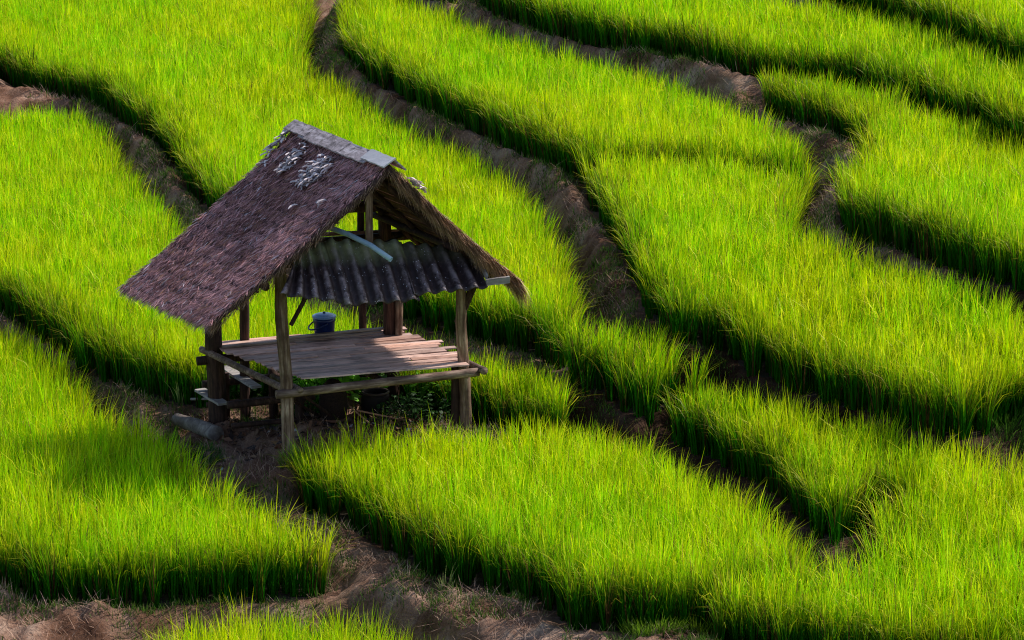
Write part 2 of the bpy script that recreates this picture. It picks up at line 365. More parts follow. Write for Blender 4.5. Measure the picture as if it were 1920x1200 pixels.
# ---------------------------------------------------------------- grass blades
def blades(root, length, width, az, lean, curve, cbase, ctip, seg=3, taper=.9, t0=None):
    """root (n,3); az heading; lean angle from vertical at root; curve extra angle at the tip"""
    n = len(root); S = seg
    if t0 is None: t0 = np.full(n, .1)
    t1 = .55+.55*t0
    face = az+math.pi/2+rng.normal(0, .55, n)
    sx, sy = np.cos(face), np.sin(face)
    P = [root]; ang = lean.copy()
    for k in range(S):
        d = np.stack([np.sin(ang)*np.cos(az), np.sin(ang)*np.sin(az), np.cos(ang)], 1)
        P.append(P[-1]+d*(length/S)[:, None]); ang = ang+curve*((k+1)/S)
    vs = np.empty((n, 2*S+1, 3), np.float32); cs = np.empty((n, 2*S+1, 3), np.float32)
    for k in range(S):
        t = k/S
        w = width*(1-t*taper*.7)*.5
        vs[:, 2*k] = P[k]-np.stack([sx*w, sy*w, 0*w], 1)
        vs[:, 2*k+1] = P[k]+np.stack([sx*w, sy*w, 0*w], 1)
        u = np.clip((t-t0)/(t1-t0), 0, 1)[:, None]
        c = cbase*(1-u)+ctip*u
        cs[:, 2*k] = c; cs[:, 2*k+1] = c
    vs[:, 2*S] = P[S]; cs[:, 2*S] = ctip
    base = (np.arange(n)*(2*S+1))[:, None]
    q = np.concatenate([base+np.array([[2*k, 2*k+1, 2*k+3, 2*k+2]]) for k in range(S-1)], 0)
    t = base+np.array([[2*S-2, 2*S-1, 2*S]])
    return vs.reshape(-1, 3), q, t, cs.reshape(-1, 3)

def merge(parts):
    off = 0; V_, Q_, T_, C_ = [], [], [], []
    for v, q, t, c in parts:
        V_.append(v); Q_.append(q+off); T_.append(t+off); C_.append(c); off += len(v)
    return np.concatenate(V_), np.concatenate(Q_), np.concatenate(T_), np.concatenate(C_)

def in_view(x, y, z, m=1.2):
    zz = z-CAM_H; p = R(PITCH)
    zc = y*math.cos(p)-zz*math.sin(p); v = y*math.sin(p)+zz*math.cos(p)
    u = x/zc*6300; v = v/zc*6300
    mm = m/zc*6300
    return (np.abs(u) < 960+mm) & (v < 600+mm) & (v > -600-mm*.8)

RICE = {
 'A': 'narrow strip of rice along the bottom edge of the photo',
 'B': 'rice terrace in the lower left corner, partly in the shade of the hut',
 'C': 'rice terrace right in front of the hut, ending in a rounded tip by the ditch',
 'D': 'rice terrace in the lower right with a long finger beyond the ditch',
 'F': 'rice terrace to the left of and behind the hut',
 'G': 'long rice terrace above the hut roof, left of the widest earth path',
 'H': 'rice terrace at upper centre between two curving earth paths',
 'I': 'large rice terrace at centre right, below the one with the curved notch',
 'J': 'rice terrace at upper right with a rounded left end and a curved notch',
 'K': 'rice terrace band near the top edge, above the notched one',
 'L': 'farthest rice terrace, in the top right corner',
 'M': 'tiny patch of rice at the top edge beside the dirt path',
}
def grow(k):
    P = POLY[k]
    x0, x1, y0, y1 = P[:, 0].min(), P[:, 0].max(), P[:, 1].min(), P[:, 1].max()
    s = .165
    X, Y = np.meshgrid(np.arange(x0, x1, s), np.arange(y0, y1, s*1.05))
    x = X.ravel()+rng.uniform(-.5, .5, X.size)*s*.8; y = Y.ravel()+rng.uniform(-.5, .5, X.size)*s*.8
    z = gz(x, y)
    v = in_view(x, y, z, .9) | (in_view(x, y, z, 2.6) & (rng.random(len(x)) < .6))
    x, y, z = x[v], y[v], z[v]
    d, nx, ny = sdist(P, x, y)
    keep = d < -.03
    for k2 in POLY:          # earlier terraces win where outlines touch
        if k2 == k: break
        P2 = POLY[k2]
        if P2[:, 0].max() < x0 or P2[:, 0].min() > x1 or P2[:, 1].max() < y0 or P2[:, 1].min() > y1: continue
        keep &= sdist(P2, x, y)[0] > 0
    x, y, z, d, nx, ny = (a[keep] for a in (x, y, z, d, nx, ny))
    if not len(x): return
    n = len(x)
    far = np.clip((y-36)/32, 0, 1)
    patch = N1.fbm(x*.5+30, y*.35+30, 3); patch2 = N2.fbm(x*2.3+30, y*1.6+30, 3)
    hs = .92+.2*(patch2-.5)+rng.normal(0, .075, n)
    edge = np.clip(1+d/.34, 0, 1)
    e2 = np.clip(1.25+d/.5, 0, 1)*np.clip(.45-ny*.8-nx*.25, 0, 1)  # unlit terrace edges: dark stems plus shade painted into the blade colour
    nb = rng.poisson(34-9*far)
    nb = np.clip(nb, 12, 70)
    r = np.repeat(np.arange(n), nb); m = len(r)
    ra = rng.uniform(0, 2*math.pi, m); rr = np.sqrt(rng.random(m))*.052
    rx, ry = np.cos(ra)*rr, np.sin(ra)*rr
    root = np.stack([x[r]+rx, y[r]+ry, z[r]-.02], 1)
    # heading: outwards from the clump, breeze towards +X, outwards on the terrace edge
    hx = np.cos(ra)*.55+rng.normal(0, .45, m)+.08+nx[r]*edge[r]*.7
    hy = np.sin(ra)*.55+rng.normal(0, .45, m)+ny[r]*edge[r]*.7
    az = np.arctan2(hy, hx)
    lean = np.abs(rng.normal(.07, .05, m))+edge[r]*rng.uniform(.0, .08, m)
    L = .92*hs[r]*rng.uniform(.80, 1.06, m)
    curve = np.abs(rng.normal(.13, .12, m))+edge[r]*rng.uniform(0, .12, m)
    kind = rng.random(m)
    pan = kind < .14+.06*patch[r]             # bent heads
    curve = np.where(pan, rng.uniform(.5, .95, m), curve)
    L = np.where(pan, L*1.06, L)
    tall = kind > .985-.02*edge[r]; L = np.where(tall, L*1.14, L)
    low = (kind > .78) & (kind < .97); L = np.where(low, L*rng.uniform(.5, .85, m), L)
    W = rng.uniform(.010, .022, m)*(1+.55*far[r])
    ctone = rng.uniform(.62, 1.14, n)
    g = rng.random(m)[:, None]
    u = np.clip((patch[r]-.5)*.9+(patch2[r]-.5)*.8+rng.normal(0, .36, m)+.48, 0, 1)[:, None]
    tipA = np.array([.40, .90, .003]); tipB = np.array([.84, .95, .003])
    ctip = (tipA*(1-u)+tipB*u)*(.72+.42*g)*ctone[r][:, None]
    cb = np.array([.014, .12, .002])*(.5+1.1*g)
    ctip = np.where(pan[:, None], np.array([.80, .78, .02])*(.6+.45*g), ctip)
    ctip = ctip*(1-.45*e2[r]*rng.random(m))[:, None]  # edge tips darkened too, shade put into the colour
    bright = (rng.random(m) < .18)[:, None]; ctip = np.where(bright, np.minimum(ctip*1.35+np.array([.16, .14, .02]), .97), ctip)
    dk = (rng.random(m) < .08)[:, None]; ctip = np.where(dk, ctip*np.array([.35, .5, .4]), ctip)
    ctip = np.minimum(ctip, .95)
    deadp = (rng.random(m) < .02+.10*edge[r])[:, None]
    ctip = np.where(deadp, np.array([.33, .24, .05])*(.5+.6*g), ctip)
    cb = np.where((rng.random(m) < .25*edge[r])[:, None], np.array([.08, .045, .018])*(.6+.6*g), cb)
    v, q, t, c = blades(root, L, W, az, lean, curve, cb, ctip, seg=4, t0=.12+.56*e2[r])  # dark stem colour and painted shade climb higher on those edges
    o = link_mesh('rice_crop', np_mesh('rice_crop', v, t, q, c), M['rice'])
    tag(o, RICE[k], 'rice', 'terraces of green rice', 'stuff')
    return m
tot = 0
for k in POLY: tot += grow(k) or 0
print('BLADES', tot)

# ---------------------------------------------------------------- grass and straw on the bunds
def scatter(n, ymax=68):
    # density proportional to visible area
    x = rng.uniform(-9, 10, n); y = rng.uniform(32, ymax, n); z = gz(x, y)
    i = np.clip(np.searchsorted(gx, x), 0, nxg-1); j = np.clip(np.searchsorted(gy, y), 0, nyg-1)
    d = DG[i, j]
    ok = (d > .0) & (d < 1.6) & in_view(x, y, z, .3)
    return x[ok], y[ok], z[ok], d[ok]
x, y, z, d = scatter(900000)
g1 = N3.fbm(x*1.3+60, y*1.3+60, 4)
hutd = np.hypot(x+3.1, y-40.6)
ok = (g1 > .45-.06*(d < .12)) & (rng.random(len(x)) < np.clip((g1-.41)*7, 0, 1)) & ~((hutd < .95) & (rng.random(len(x)) < .93))
x, y, z = x[ok], y[ok], z[ok]; n = len(x)
g = rng.random(n)[:, None]
v, q, t, c = blades(np.stack([x, y, z-.01], 1), rng.uniform(.04, .15, n), rng.uniform(.006, .013, n), rng.uniform(0, 6.28, n), rng.uniform(.1, .8, n), rng.uniform(0, .5, n),
    np.array([.02, .05, .008])*(.5+g), np.where(rng.random(n)[:, None] < .8, np.array([.13, .27, .02])*(.4+.9*g), np.array([.4, .3, .14])*(.5+.6*g)), seg=2)
tag(link_mesh('short_grass', np_mesh('short_grass', v, t, q, c), M['weed']), 'short patchy green grass growing on the earth bunds', 'grass', kind='stuff')
print('BUND', n)
x, y, z, d = scatter(300000)
g1 = N2.fbm(x*1.1+90, y*1.1+90, 4)
ok = (rng.random(len(x)) < np.clip((g1-.36)*3.2, 0.08, .9)) & (d > .08) & (rng.random(len(x)) > ditch_mask(x, y)*.9); x, y, z = x[ok], y[ok], z[ok]; n = len(x)
g = rng.random(n)[:, None]
v, q, t, c = blades(np.stack([x, y, z+rng.uniform(.0, .03, n)], 1), rng.uniform(.06, .26, n), rng.uniform(.004, .008, n), rng.normal(1.9, .9, n), rng.uniform(.7, 1.75, n), rng.uniform(0, .2, n),
    np.array([.34, .18, .12])*(.4+g), np.array([.66, .44, .32])*(.2+1.0*g), seg=2)
tag(link_mesh('dry_straw', np_mesh('dry_straw', v, t, q, c), M['straw']), 'dead brown straw lying on the earth paths', 'straw', kind='stuff')

def clump(name, x, y, n, hgt, spread, ctip, label, cat='weed', group=None, width=.01, lean=.35):
    z = float(gz(x, y)[0])
    ra = rng.uniform(0, 6.28, n); rr = np.sqrt(rng.random(n))*spread
    g = rng.random(n)[:, None]
    rx, ry = np.cos(ra)*rr, np.sin(ra)*rr
    zz = gz(x+rx, y+ry)-z
    v, q, t, c = blades(np.stack([rx, ry, zz-.01], 1), hgt*rng.uniform(.5, 1.1, n), rng.uniform(.7, 1.3, n)*width, ra+rng.normal(0, .5, n), np.abs(rng.normal(lean, .2, n)), rng.uniform(.05, .6, n),
        np.array([.02, .08, .006])*(.5+g), np.array(ctip)*(.5+.8*g), seg=3)
    o = link_mesh(name, np_mesh(name, v, t, q, c), M['weed']); o.location = (x, y, z)
    return tag(o, label, cat, group)
clump('grass_tuft', 1.55, 34.55, 420, .22, .34, (.22, .38, .02), 'bright grass tuft on the bund at the bottom edge, nearest the centre', 'grass tuft', width=.012)
clump('grass_tuft', 2.05, 34.75, 380, .24, .32, (.26, .40, .02), 'bright grass tuft on the bund at the bottom edge, against the lower right terrace', 'grass tuft', width=.012)
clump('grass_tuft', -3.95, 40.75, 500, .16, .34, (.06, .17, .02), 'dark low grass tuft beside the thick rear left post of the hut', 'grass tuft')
clump('grass_tuft', -2.72, 40.02, 160, .26, .16, (.2, .33, .03), 'sparse green tuft at the foot of the front left post of the hut', 'grass tuft')
clump('grass_tuft', 6.02, 39.5, 500, .3, .4, (.10, .24, .02), 'dark green tuft on the bund at the right edge of the photo', 'grass tuft')

for tx, ty, lab in ((3.55, 53.6, 'few tall pale blades on the path at the rounded left end of the notched terrace'),
                    (1.35, 61.5, 'few tall pale blades on the earth path near the top centre'),
                    (-.75, 36.0, 'single tall weed on the lumpy bund below the front terrace'),
                    (-4.4, 42.9, 'wispy weeds at the left end of the grey log')):
    clump('tall_weed', tx, ty, 14, .38, .05, (.45, .55, .16), lab, 'weed', width=.014, lean=.16)
# ---------------------------------------------------------------- the hut
OX, OY = -2.798, 40.299
WX, WY = math.cos(R(19)), math.sin(R(19)); KX, KY = math.cos(R(112)), math.sin(R(112))
def Lc(a, b, z): return Vector((a*WX+b*KX, a*WY+b*KY, z))
def Lw(a, b, z): return Lc(a, b, z)+Vector((OX, OY, 0))
hut = tag(empty('field_hut', (OX, OY, 0)), 'open wooden field hut on stilts with brown thatched roof and raised bamboo platform', 'hut')
Wv = Vector((WX, WY, 0)); Kv = Vector((KX, KY, 0))

def post(path, rad, m, label=None, seg=12, jit=.09):
    b = MB(); b.tube(path, rad, seg, jit); o = b.build('post', m, hut, True)
    if label: o['label'] = label
post([Lc(.02, 0, -.3), Lc(.0, 0, .9), Lc(-.05, 0, 1.8), Lc(-.06, 0, 2.55)], [.088, .078, .08, .07], M['post'])
post([Lc(2.46, .3, -.2), Lc(2.42, .26, .9), Lc(2.36, .22, 1.5), Lc(2.36, .2, 2.3)], [.08, .074, .07, .065], M['post'])
post([Lc(2.34, .36, -.2), Lc(2.33, .33, .95)], [.06, .055], M['dark_post'])
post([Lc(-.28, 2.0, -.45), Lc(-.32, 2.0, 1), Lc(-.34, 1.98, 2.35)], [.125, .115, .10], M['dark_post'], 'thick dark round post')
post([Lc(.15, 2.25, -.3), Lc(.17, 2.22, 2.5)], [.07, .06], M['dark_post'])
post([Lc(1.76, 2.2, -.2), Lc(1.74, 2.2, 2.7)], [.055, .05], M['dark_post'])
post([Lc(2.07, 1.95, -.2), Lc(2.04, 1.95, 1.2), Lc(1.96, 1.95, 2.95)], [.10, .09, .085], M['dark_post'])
post([Lc(2.12, 1.85, .9), Lc(2.13, 1.85, 1.45)], [.05, .05], M['post'])
# king posts, braces
b = MB(); b.plank(Lc(1.09, .02, 2.45), Lc(1.09, .0, 3.6), .085, .06, Wv, 4, .003); b.build('king_post', M['post'], hut)
b = MB(); b.tube([Lc(.06, -.02, 1.72), Lc(.27, -.1, 2.15)], .028, 8, .05); b.build('brace', M['dark_post'], hut)
b = MB(); b.tube([Lc(2.33, .25, 1.5), Lc(2.5, .15, 1.98)], .05, 8, .05); b.build('brace', M['dark_post'], hut)
# tie beams and rails
def beam(a, c, r, m=None, name='beam', flat=False):
    b = MB()
    if flat: b.plank(a, c, r, r*.5, (0, 0, 1), 6, .003)
    else: b.tube([a, c], r, 10, .06)
    return b.build(name, m or M['dark_post'], hut, not flat)
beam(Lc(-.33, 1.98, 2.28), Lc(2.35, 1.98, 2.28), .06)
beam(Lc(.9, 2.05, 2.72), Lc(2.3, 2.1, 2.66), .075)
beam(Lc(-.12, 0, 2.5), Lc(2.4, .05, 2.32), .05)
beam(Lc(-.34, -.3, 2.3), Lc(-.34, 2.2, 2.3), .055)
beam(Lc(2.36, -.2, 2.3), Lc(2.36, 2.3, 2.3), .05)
beam(Lc(.5, 2.15, 2.36), Lc(2.45, 2.15, 2.3), .05, M['beam'], 'rail', True)
beam(Lc(1.2, .0, 2.62), Lc(2.2, 1.9, 2.3), .028)
beam(Lc(2.40, -.55, 2.20), Lc(2.70, -.57, 2.215), .085, M['pale_board'], 'beam', True)['label'] = 'pale squared beam end'
# platform frame
beam(Lc(-.16, -.07, .86), Lc(2.52, .02, .9), .055, M['beam'])
beam(Lc(-.44, 2.16, .93), Lc(-.02, .0, .9), .045, M['beam'])
beam(Lc(.07, .8, .86), Lc(.14, -.12, .9), .04, M['beam'])
beam(Lc(-.55, 2.0, .82), Lc(2.3, 2.0, .86), .06, M['dark_post'])
beam(Lc(2.36, 2.0, .88), Lc(2.56, -.08, .93), .05, M['beam'])
beam(Lc(1.2, 2.0, .87), Lc(1.25, .0, .88), .045, M['dark_post'])

# platform : split bamboo slats laid left to right
def slat_mat():
    m, nt, bs = mat('split_bamboo', .6, .2)
    f = noise(nt, 1, 8, .7, coords(nt, (2.2, 34, 34), -R(19)), .3)
    a = nt.nodes.new('ShaderNodeAttribute'); a.attribute_name = 'col'
    c = mix(nt, 1.0, a.outputs['Color'], ramp(nt, f, [(.3, (.3, .24, .22)), (.5, (.85, .78, .76)), (.7, (1.25, 1.18, 1.15))]), 'MULTIPLY')
    g = noise(nt, 3, 5, .65, coords(nt, (1, 2.5, 1), -R(19)))
    c = mix(nt, ramp(nt, g, [(.5, (0, 0, 0)), (.68, (.75, .75, .75))]), c, (.10, .06, .05))
    nt.links.new(c, bs.inputs['Base Color']); bump(nt, bs, f, .5, .008)
    return m
M['slat'] = slat_mat()
b = MB(); cols = []
bb = .06
while bb < 2.24:
    w = random.uniform(.10, .19)
    a0 = -.36+.62*(max(0, 2.1-bb)/2.0)**1.15+random.uniform(-.06, .05); a1 = 2.46+random.uniform(-.1, .12)-(.35*max(0, bb-1.3))
    if .35 < bb < .75: a1 += .12
    cut = random.uniform(.25, .75)
    segs = [(a0, a0+(a1-a0)*cut), (a0+(a1-a0)*cut+.01, a1)] if random.random() < .6 else [(a0, a1)]
    for s0, s1 in segs:
        n0 = len(b.v)
        z0 = .985+random.uniform(-.012, .012)
        b.plank(Lc(s0, bb+w/2, z0), Lc(s1, bb+w/2+random.uniform(-.02, .02), z0+random.uniform(-.01, .015)), w*.97, .018, Kv, 12, .003, random.uniform(-.008, .004))
        sh = random.uniform(.55, 1.15); tint = random.random()
        cc = np.array([.95, .69, .60])*(1-tint)+np.array([.85, .52, .40])*tint
        cols += [tuple(cc*sh)]*(len(b.v)-n0)
    bb += w
# loose slats lying raised on the back edge
for s0, s1, b0, z0 in ((-.25, 1.9, 1.86, 1.02), (.5, 2.0, 1.93, 1.045)):
    n0 = len(b.v); b.plank(Lc(s0, b0, z0), Lc(s1, b0+.03, z0+.02), .09, .02, Kv, 10, .004)
    cols += [(.33, .26, .2)]*(len(b.v)-n0)
plat = b.build('platform', M['slat'], hut)
at = plat.data.attributes.new('col', 'FLOAT_COLOR', 'POINT')
at.data.foreach_set('color', np.array([(*c, 1) for c in cols], np.float32).ravel())

# roof : thatch slopes
def thatch_base():
    m, nt, bs = mat('thatch_core', .95, .1)
    f = noise(nt, 22, 8, .7, coords(nt))
    nt.links.new(ramp(nt, f, [(.3, (.03, .016, .015)), (.7, (.16, .10, .09))]), bs.inputs['Base Color'])
    bump(nt, bs, f, .8, .03)
    return m
M['thatch'] = thatch_base()
M['fibre'] = leaf_mat('thatch_fibre', .06, .65, .3)
RF, RB = Lc(1.24, -.36, 3.72), Lc(.93, 2.33, 3.72)
def slope(e_f, e_b, nm, up, n_strand, warm):
    """corner vectors: RF,RB ridge, e_f, e_b eave"""
    nrm = (RB-RF).cross(e_f-RF).normalized()
    if nrm.z < 0: nrm = -nrm
    def S(u, v):   # u ridge->eave, v front->back
        p = (RF.lerp(RB, v)).lerp(e_f.lerp(e_b, v), u)
        sag = -.05*math.sin(math.pi*v)*u-.04*math.sin(math.pi*u)+.03*math.sin(7*v+3*u)*u*(.5)
        return p+nrm*sag
    U, Vn = 18, 18
    vs, fs = [], []
    for layer, off in ((0, 0), (1, -.085)):
        for i in range(U+1):
            for j in range(Vn+1):
                u = i/U; v = j/Vn
                p = S(u, v)+nrm*off*(1-.45*u)+nrm*random.uniform(-.012, .012)
                vs.append(p)
    n1 = (U+1)*(Vn+1)
    for i in range(U):
        for j in range(Vn):
            a = i*(Vn+1)+j
            fs.append((a, a+1, a+Vn+2, a+Vn+1)); fs.append((n1+a, n1+a+Vn+1, n1+a+Vn+2, n1+a+1))
    for j in range(Vn):
        a = U*(Vn+1)+j; fs.append((a, a+1, n1+a+1, n1+a)); fs.append((j, n1+j, n1+j+1, j+1))
    for i in range(U):
        a = i*(Vn+1); c = a+Vn+1; fs.append((a, c, n1+c, n1+a)); a += Vn; c += Vn; fs.append((a, n1+a, n1+c, c))
    mb = MB(); mb.add(vs, fs)
    core = mb.build('thatch_slope', M['thatch'], hut, True)
    # strands (fibres) of the same slope
    down = ((e_f+e_b)-(RF+RB)).normalized(); along = (RB-RF).normalized()
    fv, ft, fc = [], [], []
    def strand(p, d, L, w, c, droop=0.):
        n = len(fv); sd = d.cross(nrm).normalized()
        sd = (sd+nrm*random.uniform(-.6, .6)).normalized()*w/2
        q = p+d*L*.55+Vector((0, 0, -droop*L*.2)); r = p+d*L+Vector((0, 0, -droop*L))
        fv.extend([p-sd, p+sd, q-sd*.8, q+sd*.8, r]); ft.extend([(n, n+1, n+3), (n, n+3, n+2), (n+2, n+3, n+4)])
        k = random.uniform(.6, 1.25); fc.extend([np.array(c)*k*.7]*2+[np.array(c)*k]*2+[np.array(c)*k*1.2])
    for i in range(n_strand):
        u = random.random()**.9; v = random.random()
        rowu = (round(u*15+random.uniform(-.3, .3)))/15
        u = min(.985, max(0.01, u*.6+rowu*.4))
        p = S(u, v)+nrm*random.uniform(.0, .03)
        a = random.gauss(0, .5)
        d = (down*math.cos(a)+along*math.sin(a)+nrm*random.uniform(-.03, .14)).normalized()
        pt = N1.fbm(np.array([u*6+4.]), np.array([v*5+8.]), 3)[0]
        t = min(1, max(0, random.gauss(.45+(pt-.5)*1.2, .32)))
        c = np.array([.22, .078, .066])*(1-t)+np.array([.95, .50, .49])*t
        if random.random() < .05: c = np.array([.72, .62, .66])
        if random.random() < .12: c = np.array([.46, .23, .14])
        strand(p, d, random.uniform(.04, .17), random.uniform(.006, .013), c)
    # eave fringe: uneven bundles
    for i in range(2600):
        v = random.random(); u = random.uniform(.94, 1.0)
        bunch = .5+.5*math.sin(v*40+2*math.sin(v*13))*math.sin(v*9)
        p = S(u, v)+nrm*random.uniform(-.05, .02)
        a = random.gauss(0, .22); d = (down*math.cos(a)+along*math.sin(a)).normalized()
        t = random.random(); c = np.array([.08, .036, .03])*(1-t)+np.array([.60, .38, .33])*t
        strand(p, d, random.uniform(.05, .12)+.10*bunch*random.random(), random.uniform(.006, .013), c, random.uniform(0, .35))
    # verge fringe, warmer and hanging
    wl = 1. if warm > 2 else .45
    for i in range(int(2000*warm)):
        u = random.random()**.75; v = random.uniform(-.012, .035)
        p = S(u, v)+nrm*random.uniform(-.09, .02)
        d = (down*random.uniform(.5, 1)+along*random.uniform(-.55*wl, .15)+Vector((0, 0, -random.uniform(.0, .9)))).normalized()
        t = random.random(); c = np.array([.12, .06, .03])*(1-t)+np.array([.85, .56, .36])*t
        hang = .5+.5*math.sin(u*31)*math.sin(u*11+1)
        strand(p, d, (random.uniform(.08, .18)+.26*hang*random.random()*(.4+.6*u))*wl, random.uniform(.005, .010), c, random.uniform(0, .5))
    for i in range(900):   # back verge
        u = random.random(); p = S(u, random.uniform(.97, 1.01))+nrm*random.uniform(-.08, .02)
        d = (down+along*random.uniform(-.05, .5)+Vector((0, 0, -.3))).normalized()
        strand(p, d, random.uniform(.06, .16), .009, (.12, .08, .075), .2)
    me = np_mesh('thatch_fibres', np.array([tuple(p) for p in fv]), tris=np.array(ft), colr=np.array(fc))
    o = link_mesh('thatch_fibres', me, M['fibre'], core)
    return S, nrm, down, along
SL, nL, dL, aL = slope(Lc(-1.09, -.46, 1.93), Lc(-1.43, 2.3, 1.80), 'left', 1, 30000, 1.0)
SR, nR, dR, aR = slope(Lc(2.88, -.46, 2.15), Lc(2.72, 2.3, 2.06), 'right', 1, 9000, 3.2)

# battens and rafters under the right slope
for k in range(12):
    u = .06+k*.078
    b = MB(); b.tube([SR(u, .02)-nR*.105, SR(u, .98)-nR*.105], .016, 6); b.build('batten', M['bamboo_batten'], hut, True)
for k in range(8):
    u = .1+k*.11
    b = MB(); b.tube([SL(u, .02)-nL*.105, SL(u, .98)-nL*.105], .016, 6); b.build('batten', M['bamboo_batten'], hut, True)
for S_, n_ in ((SR, nR), (SL, nL)):
    for v in (.14, .5, .85):
        b = MB(); b.tube([S_(.02, v)-n_*.15, S_(.93, v)-n_*.13], .035, 8, .08); b.build('rafter', M['dark_post'], hut, True)
beam(RF+Vector((0, 0, -.17))+aL*.2, RB+Vector((0, 0, -.17)), .045, None, 'ridge_pole')
beam(SR(.62, .05)-nR*.17, SR(.62, .97)-nR*.17, .045, None, 'purlin')

# ridge boards
def ridge_mat():
    m, nt, bs = mat('grey_ridge_board', .8, .2)
    f = noise(nt, 1, 8, .75, coords(nt, (3, 3, 30), R(20)))
    g = noise(nt, 14, 6, .7, coords(nt))
    c = ramp(nt, f, [(.3, (.14, .12, .125)), (.5, (.46, .38, .39)), (.65, (.75, .66, .68))])
    c = mix(nt, ramp(nt, g, [(.48, (0, 0, 0)), (.62, (.8, .8, .8))]), c, (.13, .11, .105))
    nt.links.new(c, bs.inputs['Base Color']); bump(nt, bs, g, .4, .01)
    return m
M['ridge'] = ridge_mat()
rl = (RB-RF)
def rb(t0, t1, w, lift, side, label=None, m=None):
    b = MB(); off = Vector((0, 0, .02+lift*.7))-Wv*.055
    b.plank(RF+rl*t0+off, RF+rl*t1+off, w, .018, side, 8, .005)
    o = b.build('ridge_board', m or M['ridge'], hut)
    if label: o['label'] = label
tilt = (Wv*.86+Vector((0, 0, .5))).normalized()
M['white_board'] = wood('bleached_board', (.5, .48, .5), (.8, .78, .8), (.9, .9, .93), (4, 20, 20), R(20))
rb(.80, 1.03, .20, .045, tilt)
rb(.42, .86, .24, .015, tilt)
rb(.16, .46, .22, -.01, tilt)
rb(-.04, .20, .19, .045, tilt, 'bleached white ridge board', M['white_board'])
# far side cover strip
b = MB(); b.plank(RF+rl*-.03+Vector((0, 0, .01))+Wv*.1, RF+rl*1.02+Vector((0, 0, .01))+Wv*.1, .2, .02, (Wv*.75-Vector((0, 0, .66))), 8, .005); b.build('ridge_board', M['ridge'], hut)

# pale curled leaf remains on the thatch
M['curl'] = leaf_mat('pale_dead_leaf', .1, .6, .4)
def patch_leaves(S, nrm, down, along, pts, name='dead_leaf_patch'):
    for (u, v, k, su, sv) in pts:
        fv, ft, fc = [], [], []
        for i in range(k):
            uu = u+su*max(-1.8, min(1.8, random.gauss(0, 1))); vv = v+sv*max(-1.8, min(1.8, random.gauss(0, 1)))
            p = S(min(max(uu, .0), 1), min(max(vv, -.03), 1.02))+nrm*random.uniform(.02, .05)
            a = random.gauss(0, .4); d = (down*math.cos(a)+along*math.sin(a)).normalized(); s = d.cross(nrm)
            L = random.uniform(.05, .13); w = random.uniform(.007, .019); n = len(fv)
            lift = random.uniform(0, .7)
            sh = random.uniform(.3, 1.1); c = np.array([.98, .84, .84])*min(1, sh*1.3)
            for i2 in range(4):
                t = i2/3; ww = w*(.5+.9*math.sin(math.pi*(.15+.7*t)))
                q = p+d*L*t+nrm*(.02*math.sin(t*3)+lift*t*L)
                fv += [q-s*ww+nrm*random.uniform(0, .012), q+nrm*-.006, q+s*ww+nrm*random.uniform(0, .012)]
                fc += [c, c*.75, c]
            for i2 in range(3):
                o_ = n+i2*3
                ft += [(o_, o_+1, o_+4), (o_, o_+4, o_+3), (o_+1, o_+2, o_+5), (o_+1, o_+5, o_+4)]
        me = np_mesh(name, np.array([tuple(p) for p in fv]), tris=np.array(ft), colr=np.array(fc))
        link_mesh(name, me, M['curl'], hut)
patch_leaves(SL, nL, dL, aL, [(.13, .74, 60, .04, .028), (.2, .93, 6, .008, .008)])
patch_leaves(SL, nL, dL, aL, [(.15, .47, 170, .045, .045), (.27, .17, 4, .005, .005)])
patch_leaves(SL, nL, dL, aL, [(.09, .99, 50, .035, .012), (.33, .36, 2, .004, .004)])
patch_leaves(SR, nR, dR, aR, [(.15, -.01, 40, .03, .01)])

# corrugated awning
def sheet_mat():
    m, nt, bs = mat('mossy_corrugated_sheet', .55, .45)
    v = coords(nt)
    f = noise(nt, 12, 8, .75, v)
    c = ramp(nt, f, [(.3, (.009, .004, .004)), (.55, (.034, .017, .017)), (.75, (.12, .07, .068))])
    # moss towards the top edge
    a = nt.nodes.new('ShaderNodeAttribute'); a.attribute_name = 'col'
    sep = nt.nodes.new('ShaderNodeSeparateColor'); nt.links.new(a.outputs['Color'], sep.inputs[0])
    mp = nt.nodes.new('ShaderNodeMath'); mp.operation = 'MULTIPLY'
    mn = ramp(nt, noise(nt, 5, 6, .7, v), [(.35, (.35, .35, .35)), (.6, (1, 1, 1))])
    nt.links.new(sep.outputs[0], mp.inputs[0]); nt.links.new(mn, mp.inputs[1])
    c = mix(nt, mp.outputs[0], c, (.26, .27, .13))
    # highlights painted paler along the ridges
    mr = nt.nodes.new('ShaderNodeMath'); mr.operation = 'MULTIPLY'
    nt.links.new(sep.outputs[1], mr.inputs[0]); nt.links.new(ramp(nt, noise(nt, 9, 5, .7, v), [(.4, (0, 0, 0)), (.6, (1, 1, 1))]), mr.inputs[1])
    c = mix(nt, mr.outputs[0], c, (.46, .36, .38))
    # lichen specks
    vo = nt.nodes.new('ShaderNodeTexVoronoi'); vo.inputs['Scale'].default_value = 26; nt.links.new(v, vo.inputs['Vector'])
    sp = ramp(nt, vo.outputs['Distance'], [(.13, (1, 1, 1)), (.2, (0, 0, 0))])
    c2 = ramp(nt, noise(nt, 7, 3, .6, v), [(.5, (0, 0, 0)), (.56, (1, 1, 1))])
    c = mix(nt, mix(nt, 1.0, sp, c2, 'MULTIPLY'), c, (.6, .56, .62))
    nt.links.new(c, bs.inputs['Base Color']); bump(nt, bs, f, .3, .006)
    return m
M['sheet'] = sheet_mat()
